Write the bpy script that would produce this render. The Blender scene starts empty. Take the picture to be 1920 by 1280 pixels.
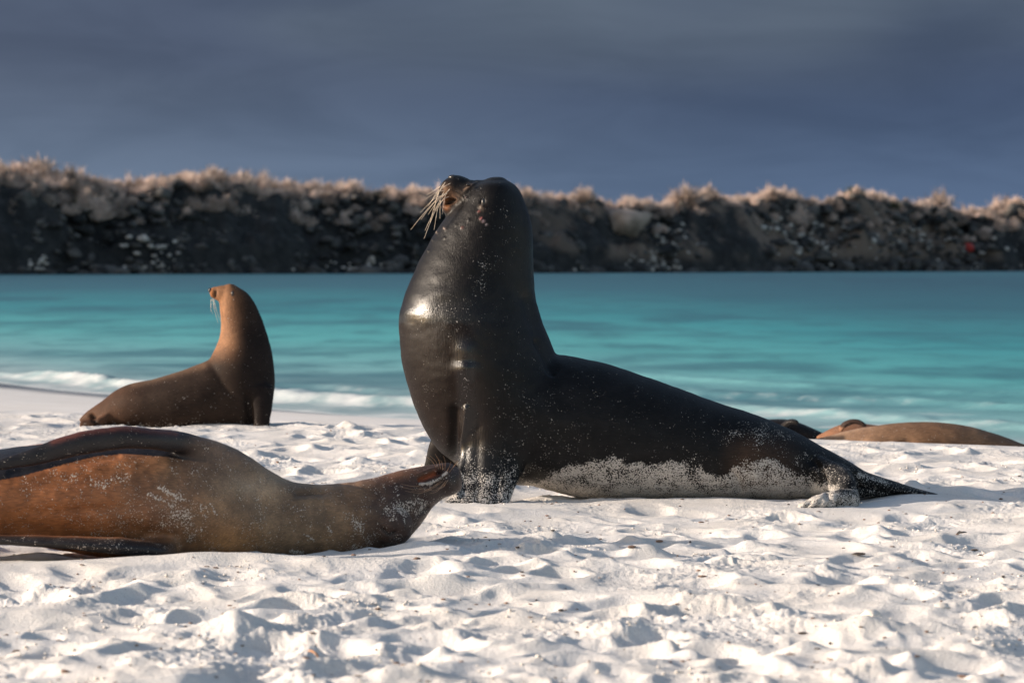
import bpy, math, random
import numpy as np
from mathutils import Vector, Matrix

random.seed(7); RNG = np.random.default_rng(11)
S = bpy.context.scene
COL = S.collection
# ------------------------------------------------------------------ camera
FPX = 5600.0; HZ = 490.0; CAMH = 0.94
PITCH = math.atan((640 - HZ) / FPX)
cam = bpy.data.cameras.new('camera'); cam.sensor_width = 36; cam.lens = FPX * 36 / 1920
cam.clip_start = 0.1; cam.clip_end = 4000
cam.dof.use_dof = True; cam.dof.focus_distance = 11.6; cam.dof.aperture_fstop = 5.6; cam.dof.aperture_blades = 9
co = bpy.data.objects.new('camera', cam); COL.objects.link(co); S.camera = co
co.location = (0, 0, CAMH); co.rotation_euler = (math.pi / 2 - PITCH, 0, 0)
# ------------------------------------------------------------------ light
SUN_EL = math.radians(17); SUN_TOCAM = math.radians(3)
W = bpy.data.worlds.new('World'); S.world = W; W.use_nodes = True
sd = bpy.data.lights.new('sun', 'SUN'); sd.energy = 4.6; sd.angle = math.radians(0.5); sd.color = (1.0, 0.86, 0.72)
so = bpy.data.objects.new('sun', sd); COL.objects.link(so)
sdir = Vector((-math.cos(SUN_EL) * math.cos(SUN_TOCAM), -math.cos(SUN_EL) * math.sin(SUN_TOCAM), math.sin(SUN_EL)))
so.rotation_euler = sdir.to_track_quat('Z', 'Y').to_euler(); so.location = sdir * 40
S.view_settings.view_transform = 'Standard'; S.view_settings.look = 'None'
S.view_settings.exposure = 0.70; S.view_settings.gamma = 1
S.render.engine = 'CYCLES'; S.cycles.use_denoising = True; S.cycles.max_bounces = 6
S.cycles.caustics_reflective = False; S.cycles.caustics_refractive = False

class G:
    """small node graph helper"""
    def __init__(s, tree): s.t = tree; s.n = tree.nodes; s.l = tree.links
    def node(s, ty, **kw):
        nd = s.n.new(ty); ins = kw.pop('ins', {})
        for k, v in kw.items(): setattr(nd, k, v)
        for k, v in ins.items():
            sock = nd.inputs[k]
            if isinstance(v, bpy.types.NodeSocket): s.l.new(v, sock)
            else: sock.default_value = v
        return nd
    def math(s, op, a, b=0.0, c=None, clamp=False):
        ins = {0: a, 1: b}
        if c is not None: ins[2] = c
        return s.node('ShaderNodeMath', operation=op, use_clamp=clamp, ins=ins).outputs[0]
    def sstep(s, v, lo, hi, a=0.0, b=1.0):
        return s.node('ShaderNodeMapRange', interpolation_type='SMOOTHSTEP', ins={0: v, 1: lo, 2: hi, 3: a, 4: b}).outputs[0]
    def mix(s, f, a, b, blend='MIX'):
        nd = s.node('ShaderNodeMix', data_type='RGBA', blend_type=blend)
        for i, v in ((0, f), (6, a), (7, b)):
            if isinstance(v, bpy.types.NodeSocket): s.l.new(v, nd.inputs[i])
            else: nd.inputs[i].default_value = v if i == 0 else tuple(v) + (1,) * (4 - len(v))
        return nd.outputs[2]
    def noise(s, vec, scale, detail=3, rough=0.55, dist=0.0):
        return s.node('ShaderNodeTexNoise', ins={'Vector': vec, 'Scale': scale, 'Detail': detail, 'Roughness': rough, 'Distortion': dist}).outputs[0]
    def vscale(s, vec, sc):
        return s.node('ShaderNodeVectorMath', operation='MULTIPLY', ins={0: vec, 1: sc}).outputs[0]
    def attr(s, name):
        return s.node('ShaderNodeAttribute', attribute_name=name)
    def bump(s, h, strength, dist, normal=None):
        ins = {'Strength': strength, 'Distance': dist, 'Height': h}
        if normal is not None: ins['Normal'] = normal
        return s.node('ShaderNodeBump', ins=ins).outputs[0]

# sky: Nishita daylight with a bank of dark storm cloud low over the island (direction based)
g = G(W.node_tree); g.n.clear()
sky = g.node('ShaderNodeTexSky', sky_type='NISHITA'); sky.sun_disc = False
sky.sun_elevation = SUN_EL; sky.sun_rotation = math.atan2(sdir.x, sdir.y)
sky.air_density = 1.0; sky.dust_density = 1.5; sky.ozone_density = 1.0
tc = g.node('ShaderNodeTexCoord').outputs['Generated']
sep = g.node('ShaderNodeSeparateXYZ', ins={0: tc})
X_, Y_, Z_ = sep.outputs
cl = g.noise(g.vscale(tc, (11, 11, 48)), 1.0, 5, 0.55, 0.5)
cl2 = g.noise(g.vscale(tc, (4.2, 4.2, 20)), 1.0, 2, 0.5, 0.3)
hor = g.mix(g.sstep(Z_, 0.0, 0.075), (0.104, 0.143, 0.204), (0.052, 0.068, 0.104))
leftg = g.sstep(X_, -0.2, 0.16)
hor = g.mix(leftg, hor, g.mix(1.0, hor, (0.60, 0.68, 0.80), 'MULTIPLY'))
blotch = g.sstep(cl2, 0.44, 0.64)
hor = g.mix(g.math('MULTIPLY', blotch, g.sstep(Z_, 0.045, 0.085, 0.0, 0.65)), hor, (0.078, 0.100, 0.128))
cloudc = g.mix(1.0, hor, g.mix(g.sstep(cl, 0.3, 0.7), (0.88, 0.89, 0.90), (1.10, 1.09, 1.08)), 'MULTIPLY')
nis = g.mix(1.0, sky.outputs[0], (0.128, 0.121, 0.113), 'MULTIPLY')
cov = g.math('MULTIPLY', g.sstep(Y_, 0.15, 0.6), g.sstep(Z_, 0.55, 0.22))
skc = g.mix(cov, nis, cloudc)
bg = g.node('ShaderNodeBackground', ins={'Color': skc, 'Strength': 1.0})
ow = g.node('ShaderNodeOutputWorld', ins={0: bg.outputs[0]})

# ------------------------------------------------------------------ helpers
CP, SP = math.cos(PITCH), math.sin(PITCH)
def at(px, py, Y):
    """pixel of the 1920 wide photo -> world point at distance Y"""
    u = (px - 960) / FPX; v = (640 - py) / FPX
    dy = CP + v * SP; dz = -SP + v * CP
    k = Y / dy
    return np.array([u * k, Y, CAMH + dz * k])
def proj(V):
    x, y, z = V[:, 0], V[:, 1], V[:, 2] - CAMH
    d = y * CP - z * SP; v = y * SP + z * CP
    return 960 + FPX * x / d, 640 - FPX * v / d

_perm = RNG.permutation(4096)
def _h(ix, iy):
    return _perm[(_perm[ix & 4095] + iy) & 4095]
def perlin(x, y, seed=0):
    x = x + seed * 37.17; y = y + seed * 91.73
    x0 = np.floor(x).astype(np.int64); y0 = np.floor(y).astype(np.int64)
    fx = x - x0; fy = y - y0
    ux = fx * fx * fx * (fx * (fx * 6 - 15) + 10); uy = fy * fy * fy * (fy * (fy * 6 - 15) + 10)
    def gr(ix, iy, dx, dy):
        a = _h(ix, iy) * (2 * math.pi / 4096)
        return np.cos(a) * dx + np.sin(a) * dy
    a = gr(x0, y0, fx, fy); b = gr(x0 + 1, y0, fx - 1, fy); c = gr(x0, y0 + 1, fx, fy - 1); d = gr(x0 + 1, y0 + 1, fx - 1, fy - 1)
    return (a + (b - a) * ux + (c - a) * uy + (a - b - c + d) * ux * uy) * 1.5
def fbm(x, y, o=4, seed=0):
    s = 0; a = 1; f = 1; t = 0
    for i in range(o):
        s = s + a * perlin(x * f, y * f, seed + i * 3); t += a; a *= .5; f *= 2.03
    return s / t
def sst(x, a, b):
    t = np.clip((x - a) / (b - a), 0, 1); return t * t * (3 - 2 * t)

def mesh_np(name, V, F, attrs=None, smooth=True):
    """V (n,3), F (m,k) all same k"""
    m = bpy.data.meshes.new(name); V = np.asarray(V, dtype=np.float32); F = np.asarray(F, dtype=np.int32)
    m.vertices.add(len(V)); m.vertices.foreach_set('co', V.ravel())
    m.loops.add(F.size); m.loops.foreach_set('vertex_index', F.ravel())
    m.polygons.add(len(F)); k = F.shape[1]
    m.polygons.foreach_set('loop_start', np.arange(0, F.size, k, dtype=np.int32))
    try: m.polygons.foreach_set('loop_total', np.full(len(F), k, dtype=np.int32))
    except Exception: pass
    m.update(calc_edges=True)
    if smooth: m.polygons.foreach_set('use_smooth', np.ones(len(F), dtype=bool))
    set_attrs(m, attrs); return m
def set_attrs(m, attrs):
    for k, v in (attrs or {}).items():
        v = np.asarray(v, dtype=np.float32)
        if v.ndim == 2:
            a = m.attributes.new(k, 'FLOAT_COLOR', 'POINT')
            if v.shape[1] == 3: v = np.hstack([v, np.ones((len(v), 1), np.float32)])
            a.data.foreach_set('color', v.ravel())
        else:
            a = m.attributes.new(k, 'FLOAT', 'POINT'); a.data.foreach_set('value', v)
def link(name, m, mat=None, parent=None, loc=None):
    o = bpy.data.objects.new(name, m); COL.objects.link(o)
    if mat: m.materials.append(mat)
    if parent: o.parent = parent
    if loc is not None: o.location = loc
    return o
def tag(o, label=None, cat=None, group=None, kind=None):
    for k, v in (('label', label), ('category', cat), ('group', group), ('kind', kind)):
        if v: o[k] = v
    return o
def gridfaces(nr, nc):
    i = np.arange(nr - 1)[:, None] * nc + np.arange(nc - 1)[None, :]
    return np.stack([i, i + 1, i + nc + 1, i + nc], -1).reshape(-1, 4)
def mat(name):
    m = bpy.data.materials.new(name); m.use_nodes = True; m.node_tree.nodes.clear()
    gg = G(m.node_tree); b = gg.node('ShaderNodeBsdfPrincipled'); gg.node('ShaderNodeOutputMaterial', ins={0: b.outputs[0]})
    return m, gg, b
def setp(gg, b, **kw):
    for k, v in kw.items():
        k = k.replace('_', ' ')
        if isinstance(v, bpy.types.NodeSocket): gg.l.new(v, b.inputs[k])
        else: b.inputs[k].default_value = v

# ------------------------------------------------------------------ terrain functions
WATER_Z = -0.56
def crestY(X): return 16.6 - 0.6 * np.clip(X, -14, 14)
def waterY(X):
    Xc = np.clip(X, -14, 10)
    return 26.9 - 1.4 * Xc + 0.03 * Xc ** 2 + 0.35 * np.sin(X * 0.55 + 0.6)
def base_z(X, Y):
    yc = crestY(X); yw = waterY(X); d = (Y - yc) / (yw - yc)
    z = np.where(d < 1, -0.56 * sst(d, -0.25, 2.25) * 2.0 , 0)
    z = np.where(d < 0, 0, -0.56 * np.clip(d, 0, 1) ** 1.1)
    z = np.where(d > 1, -0.56 - 0.05 * np.clip(Y - yw, 0, 60), z)
    return z
# animals push the sand up beside them: (x, y, rx, ry, height)
def px_ground(px, py, z=0.0):
    v = (640 - py) / FPX; dz = -SP + v * CP; dy = CP + v * SP
    Y = (z - CAMH) / dz * dy; return at(px, py, Y)[0], Y
PILES = []
def pile(px, py, rx, ry, h):
    x, y = px_ground(px, py); PILES.append((x, y, rx, ry, h))
for p in [(1235, 936, .50, .06, .012), (1440, 934, .22, .06, .008), (1010, 930, .18, .06, .02), (890, 956, .15, .045, .014), (1540, 962, .16, .03, .006),
          (430, 1050, .30, .07, .03), (650, 1056, .25, .07, .02), (790, 1030, .12, .08, .03), (240, 1050, .25, .07, .01),
          (1215, 1030, .08, .06, .045), (1180, 1175, .12, .07, .04), (1635, 1185, .14, .06, .035), (60, 1150, .14, .08, .04), (430, 1180, .10, .06, .04),
          (1500, 905, .3, .2, .0)]: pile(*p)

def fan_sheet():
    # rows in distance, columns fanning out with distance; dense where the photograph looks
    r1 = np.linspace(-12, 5.6, 24, endpoint=False)
    r2 = 5.6 * (19.5 / 5.6) ** np.linspace(0, 1, 960)
    r3 = 19.5 * (60 / 19.5) ** np.linspace(0, 1, 120)[1:]
    r4 = 60 * (2600 / 60) ** np.linspace(0, 1, 40)[1:]
    Yr = np.concatenate([r1, r2, r3, r4])
    u = np.concatenate([-np.geomspace(6, .212, 30), np.linspace(-.21, .21, 1000), np.geomspace(.212, 6, 30)])
    gY = np.maximum(Yr, 5.6)
    X = u[None, :] * gY[:, None]; Y = np.broadcast_to(Yr[:, None], X.shape).copy()
    return Yr, u, gY, X, Y
Yr, U, gY, X, Y = fan_sheet()
Z = base_z(X, Y)
rough = sst(Y, crestY(X) + 1.1, crestY(X) - 0.3)     # trampled dry sand before the crest, smooth wave-washed slope after
wx = X + .10 * fbm(X * 3.1, Y * 2.2, 2, 5); wy = Y + .14 * fbm(X * 3.1, Y * 2.2, 2, 9)
big = fbm(X * .55, Y * .45, 2, 1) * .05
def soft(v): return np.sqrt(v * v + .004)
rid = (1 - soft(perlin(wx * 1.9, wy * 1.25, 2))) ** 2 * .046
rid2 = (1 - soft(perlin(wx * 3.6, wy * 2.3, 4))) ** 2 * .020 * sst(fbm(X * 1.1, Y * .8, 2, 77), -.25, .3)
fine = fbm(wx * 8, wy * 6, 2, 6) * .0035
msk = sst(fbm(X * 1.7, Y * 1.3, 2, 21), -.05, .35)
crumb = np.abs(fbm(X * 30 + wy * 6, Y * 27 + wx * 5, 2, 8)) * .0075 * (.2 + 1.3 * msk)
H = big + .68 * rid + .65 * rid2 + fine + crumb - .035
# prints and scrapes
for i in range(1050):
    cy = 6.0 * (18.5 / 6.0) ** RNG.random(); cx = (RNG.random() - .5) * .42 * cy
    R = RNG.uniform(.035, .105); el = RNG.uniform(1.0, 2.4); a = RNG.uniform(0, math.pi); dp = R * RNG.uniform(.10, .27)
    ext = R * el * 1.9
    i0, i1 = np.searchsorted(Yr, [cy - ext, cy + ext]); 
    if i1 <= i0: continue
    j0, j1 = np.searchsorted(U, [(cx - ext) / cy - .004, (cx + ext) / cy + .004])
    xs = X[i0:i1, j0:j1] - cx; ys = Y[i0:i1, j0:j1] - cy
    wob = 1 + .25 * perlin(xs * 14 + i, ys * 14, 3)
    wob = 1 + .18 * perlin(xs * 9 + i, ys * 9, 3)
    p = (xs * math.cos(a) + ys * math.sin(a)) / (R * el); q = (-xs * math.sin(a) + ys * math.cos(a)) / R
    r = np.sqrt(p * p + q * q) * wob
    bowl = -dp * np.clip(1 - r * r, 0, 1) ** 1.2
    rim = dp * .32 * np.exp(-((r - 1.15) / .32) ** 2) * (1 + .8 * p / (np.abs(p).max() + 1e-6))
    H[i0:i1, j0:j1] += bowl + rim
# sharp-faced hummocks
for i in range(200):
    cy = 6.0 * (18 / 6.0) ** RNG.random(); cx = (RNG.random() - .5) * .42 * cy
    R = RNG.uniform(.035, .12); h = R * RNG.uniform(.12, .32); ext = R * 2
    i0, i1 = np.searchsorted(Yr, [cy - ext, cy + ext])
    j0, j1 = np.searchsorted(U, [(cx - ext) / cy - .004, (cx + ext) / cy + .004])
    xs = (X[i0:i1, j0:j1] - cx) / R; ys = (Y[i0:i1, j0:j1] - cy) / R
    r = np.sqrt((xs * .75) ** 2 + ys ** 2) * (1 + .3 * perlin(xs * 1.7 + i, ys * 1.7, 7))
    k = np.clip(1 - r, 0, 1); H[i0:i1, j0:j1] += h * k * k * (2.2 - 1.2 * k) * (1 - .35 * np.tanh(3 * xs) * k)
calm = np.ones_like(Z)
for line, rr in (([(-100, 1045), (450, 1052), (640, 1056), (760, 1036)], .16), ([(860, 950), (1230, 935), (1500, 945), (1620, 950), (1790, 935)], .14)):
    q = np.array([px_ground(*p) for p in line])
    for k in range(len(q) - 1):
        a_, b_ = q[k], q[k + 1]; ab = b_ - a_; t = np.clip(((X - a_[0]) * ab[0] + (Y - a_[1]) * ab[1]) / (ab @ ab), 0, 1)
        dd = np.hypot(X - a_[0] - t * ab[0], (Y - a_[1] - t * ab[1]) * .6); calm = np.minimum(calm, .30 + .70 * sst(dd, rr * .4, rr * 1.9))
H = H * calm
swash = fbm(X * .5, Y * .3, 2, 31) * .012
Z = Z + H * rough + swash * (1 - rough) * sst(Y, 70, 30)
for (x, y, rx, ry, h) in PILES:
    Z = Z + h * np.exp(-((X - x) / rx) ** 2 - ((Y - y) / ry) ** 2)
Z[:, :] = np.where(Y > 1900, -4.2, Z)
wet = sst(Z - WATER_Z, .15, .05) * (1 - rough)
msand, gs, bs = mat('sand')
ct = gs.node('ShaderNodeTexCoord').outputs['Object']
n1 = gs.noise(ct, 3.0, 3); n2 = gs.noise(ct, 330, 2); n3 = gs.noise(ct, 95, 4, .75)
c = gs.mix(gs.sstep(n1, .35, .65), (.67, .635, .60), (.73, .70, .675))
c = gs.mix(gs.sstep(n2, .60, .70), c, (.40, .34, .31)); c = gs.mix(gs.sstep(n3, .68, .72), c, (.34, .26, .23))
cw = gs.mix(.85, c, (.13, .14, .155)); wa = gs.attr('wet').outputs['Fac']
c = gs.mix(wa, c, cw)
hb = gs.math('ADD', gs.math('MULTIPLY', n3, .7), gs.math('MULTIPLY', n2, .3))
gs.l.new(c, bs.inputs['Base Color'])
setp(gs, bs, Roughness=gs.math('MULTIPLY_ADD', wa, -.72, .92), Normal=gs.bump(hb, gs.math('MULTIPLY_ADD', gs.attr('rough').outputs['Fac'], .75, .05), .009))
bs.inputs['Specular IOR Level'].default_value = .35
sand = link('beach_sand', mesh_np('beach_sand', np.stack([X, Y, Z], -1).reshape(-1, 3), gridfaces(*X.shape), {'wet': wet.ravel(), 'rough': rough.ravel()}), msand)
tag(sand, 'white trampled sand of the beach', kind='structure')
def ground_z(x, y):
    i = min(max(np.searchsorted(Yr, y), 0), len(Yr) - 1); j = min(max(np.searchsorted(U, x / gY[i]), 0), len(U) - 1)
    return float(Z[i, j])

# ------------------------------------------------------------------ water
yw0 = waterY(0)
Wy = np.concatenate([np.linspace(10, 20, 40, endpoint=False), 20 * (60 / 20) ** np.linspace(0, 1, 420), 60 * (400 / 60) ** np.linspace(0, 1, 300)[1:], 400 * (2500 / 400) ** np.linspace(0, 1, 20)[1:]])
Wu = np.concatenate([-np.geomspace(6, .25, 24), np.linspace(-.245, .245, 330), np.geomspace(.25, 6, 24)])
WX = Wu[None, :] * Wy[:, None]; WY = np.broadcast_to(Wy[:, None], WX.shape)
dw = WY - waterY(WX)
WZ = np.full(WX.shape, WATER_Z)
WZ = WZ + .02 * fbm(WX * .35, WY * .8, 3, 40) * sst(dw, 0, 6) * sst(WY, 300, 60)
def breaker(x0, x1, d0, h, w):
    """a small breaking wave running along the shore"""
    m = sst(WX, x0 - 1.6, x0) * sst(WX, x1 + 1.8, x1)
    c = d0 + .5 * np.sin(WX * .9 + d0) + .35 * fbm(WX * .8, WX * 0, 2, 44)
    s = (dw - c) / w
    prof = np.exp(-np.where(s < 0, s * 2.6, s * .9) ** 2)
    return m * h * prof * (1 + .5 * fbm(WX * 2.5, WY * 2.2, 3, 50)), m * np.exp(-((s + .25) / .8) ** 2) * (.75 + .6 * fbm(WX * 3.5, WY * 1.6, 3, 55))
foam = np.zeros_like(WX)
for (x0, x1, d0, h, w, fs) in [(-5.4, -3.4, 2.3, .10, .8, .85), (-2.5, -.8, 2.0, .09, .8, .85), (-7.5, -5.4, 1.3, .04, .6, .5), (-1.8, 6, 5.5, .05, 1.0, .45), (1.2, 8, 9.5, .06, 1.0, .42), (0, 9, 13.5, .04, 1.2, .2)]:
    hh, ff = breaker(x0, x1, d0, h, w); WZ = WZ + hh; foam = np.maximum(foam, ff * fs)
lace = fbm(WX * .9, WY * .55, 3, 60)
foam = np.maximum(foam, sst(dw, 5.5, 1.0) * sst(lace, -.35, .35) * .62)
foam = np.maximum(foam, np.exp(-((dw - .12) / .28) ** 2) * .75)
foam = np.maximum(foam, sst(dw, 14, 3) * sst(WX, 0.0, 3.0) * sst(fbm(WX * .5, WY * .7, 3, 63), -.15, .35) * .62)
foam *= sst(dw, 30, 14)
mwat, gw, bw = mat('sea_water')
ctw = gw.node('ShaderNodeTexCoord').outputs['Object']
posy = gw.attr('off').outputs['Fac']; rng_ = gw.attr('range').outputs['Fac']
st = gw.noise(gw.vscale(ctw, (.028, .16, 1)), 1.0, 4, .6, .8)
st2 = gw.noise(gw.vscale(ctw, (.006, .02, 1)), 1.0, 3, .5, 1.0)
st3 = gw.noise(gw.vscale(ctw, (.25, 1.2, 1)), 1.0, 4, .65, .3)
cr = gw.node('ShaderNodeValToRGB', ins={0: posy}); e = cr.color_ramp.elements
e[0].position = 0; e[0].color = (.34, .42, .43, 1); e[1].position = 1; e[1].color = (.026, .080, .118, 1)
for p_, c_ in ((.25, (.31, .44, .45)), (.40, (.20, .42, .43)), (.56, (.10, .39, .395)), (.69, (.048, .275, .305)), (.84, (.034, .125, .168))):
    x_ = e.new(p_); x_.color = c_ + (1,)
cwt = cr.outputs[0]
sx = gw.node('ShaderNodeSeparateXYZ', ins={0: ctw}).outputs[0]
def band(fx, fo, det): return gw.noise(gw.node('ShaderNodeCombineXYZ', ins={0: gw.math('MULTIPLY', sx, fx), 1: gw.math('MULTIPLY', rng_, fo)}).outputs[0], 1.0, det, .55, .3)
cwt = gw.mix(gw.math('MULTIPLY', gw.sstep(band(.16, 34, 5), .48, .66), .65), cwt, (.030, .110, .150))
cwt = gw.mix(gw.math('MULTIPLY', gw.sstep(band(.9, 90, 4), .48, .66), .40), cwt, (.035, .13, .165))
cwt = gw.mix(gw.math('MULTIPLY', gw.math('MULTIPLY', gw.sstep(band(.25, 22, 4), .44, .28), gw.sstep(posy, .62, .35)), .35), cwt, (.16, .46, .44))
cwt = gw.mix(gw.math('MULTIPLY', gw.sstep(st2, .48, .66), .45), cwt, (.03, .13, .17))
cwt = gw.mix(gw.sstep(st3, .3, .7), cwt, gw.mix(1.0, cwt, (1.1, 1.1, 1.1), 'MULTIPLY'))
fa = gw.attr('foam').outputs['Fac']
fn = gw.noise(gw.vscale(ctw, (2.2, 1.4, 3)), 1.0, 5, .7, .4)
fm = gw.sstep(gw.math('ADD', gw.math('MULTIPLY', fa, .85), gw.math('MULTIPLY', fn, .7)), .58, .98)
cwt = gw.mix(gw.math('MULTIPLY', fm, gw.math('MULTIPLY_ADD', fn, 1.1, .12)), cwt, (.60, .61, .61))
gw.l.new(cwt, bw.inputs['Base Color'])
setp(gw, bw, Roughness=gw.math('MULTIPLY_ADD', fm, .45, .38), Normal=gw.bump(gw.noise(gw.vscale(ctw, (1.2, 3.2, 1)), 1.0, 4, .6), .35, .12))
bw.inputs['IOR'].default_value = 1.33; bw.inputs['Specular IOR Level'].default_value = .3
offs = sst(np.log(np.maximum(dw, .3)), math.log(.9), math.log(400))
offs = np.clip((np.log(np.maximum(dw, 1.0)) / math.log(360)) * (1 + .13 * sst(WX / WY, .02, .17)) + .03 * sst(WX / WY, -.02, -.16), 0, 1)
wat = link('sea', mesh_np('sea', np.stack([WX, WY, WZ], -1).reshape(-1, 3), gridfaces(*WX.shape), {'foam': foam.ravel(), 'off': offs.ravel(), 'range': ((np.log(WY) + .12 * (WX / WY) * np.exp(-WY / 60)) / math.log(360)).ravel()}), mwat)
tag(wat, 'turquoise sea of the bay with low surf', kind='structure')

# ------------------------------------------------------------------ island
def shoreY(X): return np.where(X < 0, 384 + .75 * X, 384 + 1.05 * X)
EDGE = np.array([(-400, 346), (0, 350), (100, 360), (200, 372), (320, 352), (420, 362), (520, 372), (650, 378), (750, 384), (900, 384), (1000, 384), (1100, 392), (1160, 396), (1180, 392), (1230, 392), (1300, 386), (1400, 391), (1500, 389), (1600, 389), (1700, 394), (1760, 408), (1850, 406), (1920, 406), (2400, 406)], float)
def edge_z(X, Ys):
    px = 960 + FPX * X / Ys
    return CAMH + (HZ - np.interp(px, EDGE[:, 0], EDGE[:, 1])) / FPX * (Ys + 14)
ix = np.linspace(-200, 220, 900); iv = np.concatenate([np.linspace(-3, 16, 90, endpoint=False), np.linspace(16, 50, 30), np.linspace(60, 500, 8)])
IX, IV = np.meshgrid(ix, iv)
ys = shoreY(IX); IY = ys + IV + 5.5 * fbm(IX * .05, IX * 0 + 9, 3, 88) * sst(IV, -2, 4); ez = edge_z(IX, ys) + 2.4 * fbm(IX * .10, IX * 0 + 5, 4, 90) * sst(IX, -25, 5) + .8 * fbm(IX * .12, IX * 0 + 8, 3, 93)
cove = 4.5 * fbm(IX * .035, IX * 0 + 3, 3, 70)
tt = np.clip((IV - 1.5 + cove * .3) / (12 + cove), -.4, 1)
IZ = np.where(tt < 0, WATER_Z + tt * 4, WATER_Z + .3 * sst(tt, 0, .05) + (ez - WATER_Z) * (.35 * sst(tt, .03, .25) * 1.0 + .65 * sst(tt, .15, 1)))
rock = np.abs(fbm(IX * .16, IY * .16, 3, 72)) * 4.2 + np.abs(fbm(IX * .9, IY * .9, 3, 74)) * .8
IZ = IZ + (rock - .9) * sst(tt, 0, .2) * (1 - .85 * sst(IV, 9, 16))
IZ = IZ + np.clip(IV - 14, 0, 40) * .05 * sst(IX, 10, -50)
IZ[-6:, :] = IZ[-7, :][None, :] * np.linspace(1, .3, 6)[:, None]
mrk, gr_, br_ = mat('lava_rock')
cti = gr_.node('ShaderNodeTexCoord').outputs['Object']
ra = gr_.noise(cti, .6, 5, .65); rb = gr_.noise(cti, .07, 4, .6)
cc = gr_.mix(gr_.sstep(ra, .35, .7), (.006, .0065, .007), (.032, .030, .029))
dry = gr_.math('MULTIPLY', gr_.sstep(rb, .44, .54), gr_.attr('dry').outputs['Fac'])
cc = gr_.mix(dry, cc, (.17, .122, .092))
gr_.l.new(cc, br_.inputs['Base Color']); setp(gr_, br_, Roughness=.9, Normal=gr_.bump(ra, .8, .5))
dryat = sst(IX, -5, 15) * sst(IZ, .4, 2.5) + .5 * sst(IV, 12, 16)
isl = link('island_terrain', mesh_np('island_terrain', np.stack([IX, IY, IZ], -1).reshape(-1, 3), gridfaces(*IX.shape), {'dry': np.clip(dryat, 0, 1).ravel()}), mrk)
tag(isl, 'dark lava slope of the far shore', kind='structure')
from mathutils.bvhtree import BVHTree
def isle_z(x, y):
    j = np.searchsorted(ix, x); j = min(max(j, 0), len(ix) - 1); v = y - float(shoreY(np.array(x)))
    i = min(max(np.searchsorted(iv, v), 0), len(iv) - 1); return float(IZ[i, j])

# icosphere template for stones
import bmesh
bmx = bmesh.new(); bmesh.ops.create_icosphere(bmx, subdivisions=2, radius=1)
ICO_V = np.array([v.co[:] for v in bmx.verts]); ICO_F = np.array([[v.index for v in f.verts] for f in bmx.faces]); bmx.free()
def stone(seed, flat=.7, rough_=.35):
    r = np.random.default_rng(seed); V = ICO_V.copy()
    for k in range(7):     # chop with random planes for facets
        n = r.normal(size=3); n /= np.linalg.norm(n); d = r.uniform(.55, .9)
        t = V @ n; V = V - np.outer(np.maximum(t - d, 0), n)
    V = V * (1 + rough_ * .3 * r.normal(size=(len(V), 1)))
    V *= np.array([r.uniform(.8, 1.3), r.uniform(.8, 1.2), flat * r.uniform(.8, 1.1)]); return V
def simple_mat(name, c1, c2, scale, rough_=.85, bump=.3, bd=.02):
    m, gg, b = mat(name); t = gg.node('ShaderNodeTexCoord').outputs['Object']; n = gg.noise(t, scale, 4, .65)
    gg.l.new(gg.mix(gg.sstep(n, .35, .65), c1, c2), b.inputs['Base Color']); setp(gg, b, Roughness=rough_, Normal=gg.bump(n, bump, bd)); return m
m_rub = simple_mat('rubble_stone', (.008, .0082, .009), (.10, .092, .085), .35, .9, .5, .2)
m_pale = simple_mat('pale_boulder', (.28, .25, .22), (.62, .56, .50), 1.5, .9, .4, .2)
# rubble: uncountable dark stones of the slope
Vs, Fs, n0 = [], [], 0
for i in range(2300):
    y0 = RNG.uniform(340, 520); px = RNG.uniform(-250, 2150); xx = (px - 960) / FPX * 400
    v = RNG.uniform(-.5, 14) ; yy = float(shoreY(np.array(xx))) + v; r = RNG.uniform(.25, .75) * (1.3 if v < 3 else 1) * (1.9 if RNG.random() < .12 else 1)
    V = stone(1000 + i % 60) * r; a = RNG.uniform(0, 6.28); R = np.array([[math.cos(a), -math.sin(a), 0], [math.sin(a), math.cos(a), 0], [0, 0, 1]])
    V = V @ R.T + np.array([xx, yy, isle_z(xx, yy) + r * .15]); Vs.append(V); Fs.append(ICO_F + n0); n0 += len(V)
rub = link('shore_rubble', mesh_np('shore_rubble', np.concatenate(Vs), np.concatenate(Fs), smooth=False), m_rub)
tag(rub, 'countless dark lava stones covering the far shore', 'rocks', kind='stuff')

def bush_mesh(seed, n=130, spread=.9, up=.85):
    r = np.random.default_rng(seed); V = []; F = []
    def twig(p0, p1, w):
        d = p1 - p0; s = np.cross(d, r.normal(size=3)); s = s / (np.linalg.norm(s) + 1e-6) * w
        k = len(V); V.extend([p0 - s, p0 + s, p1 + s * .3, p1 - s * .3]); F.append([k, k + 1, k + 2, k + 3])
    for i in range(n):
        a = r.uniform(0, 6.283); el = r.uniform(.35, 1.5); L = r.uniform(.35, 1.0) ** .8
        d = np.array([math.cos(a) * math.cos(el) * spread, math.sin(a) * math.cos(el) * spread, math.sin(el) * up])
        p0 = d * r.uniform(.05, .35); p1 = d * L + r.normal(size=3) * .05
        twig(p0, p1, .014)
        for k in range(4):
            q0 = p0 + (p1 - p0) * r.uniform(.4, 1); q1 = q0 + d * .16 + r.normal(size=3) * .11 + np.array([0, 0, .05]); twig(q0, q1, .017)
    return np.array(V), np.array(F)
BV = [bush_mesh(s) for s in range(6)]
def bush_mat(name, a, b_):
    m, gg, b = mat(name); t = gg.node('ShaderNodeTexCoord').outputs['Object']; n = gg.noise(t, .30, 4, .6)
    gg.l.new(gg.mix(gg.sstep(n, .35, .65), a, b_), b.inputs['Base Color']); setp(gg, b, Roughness=.9); return m
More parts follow.
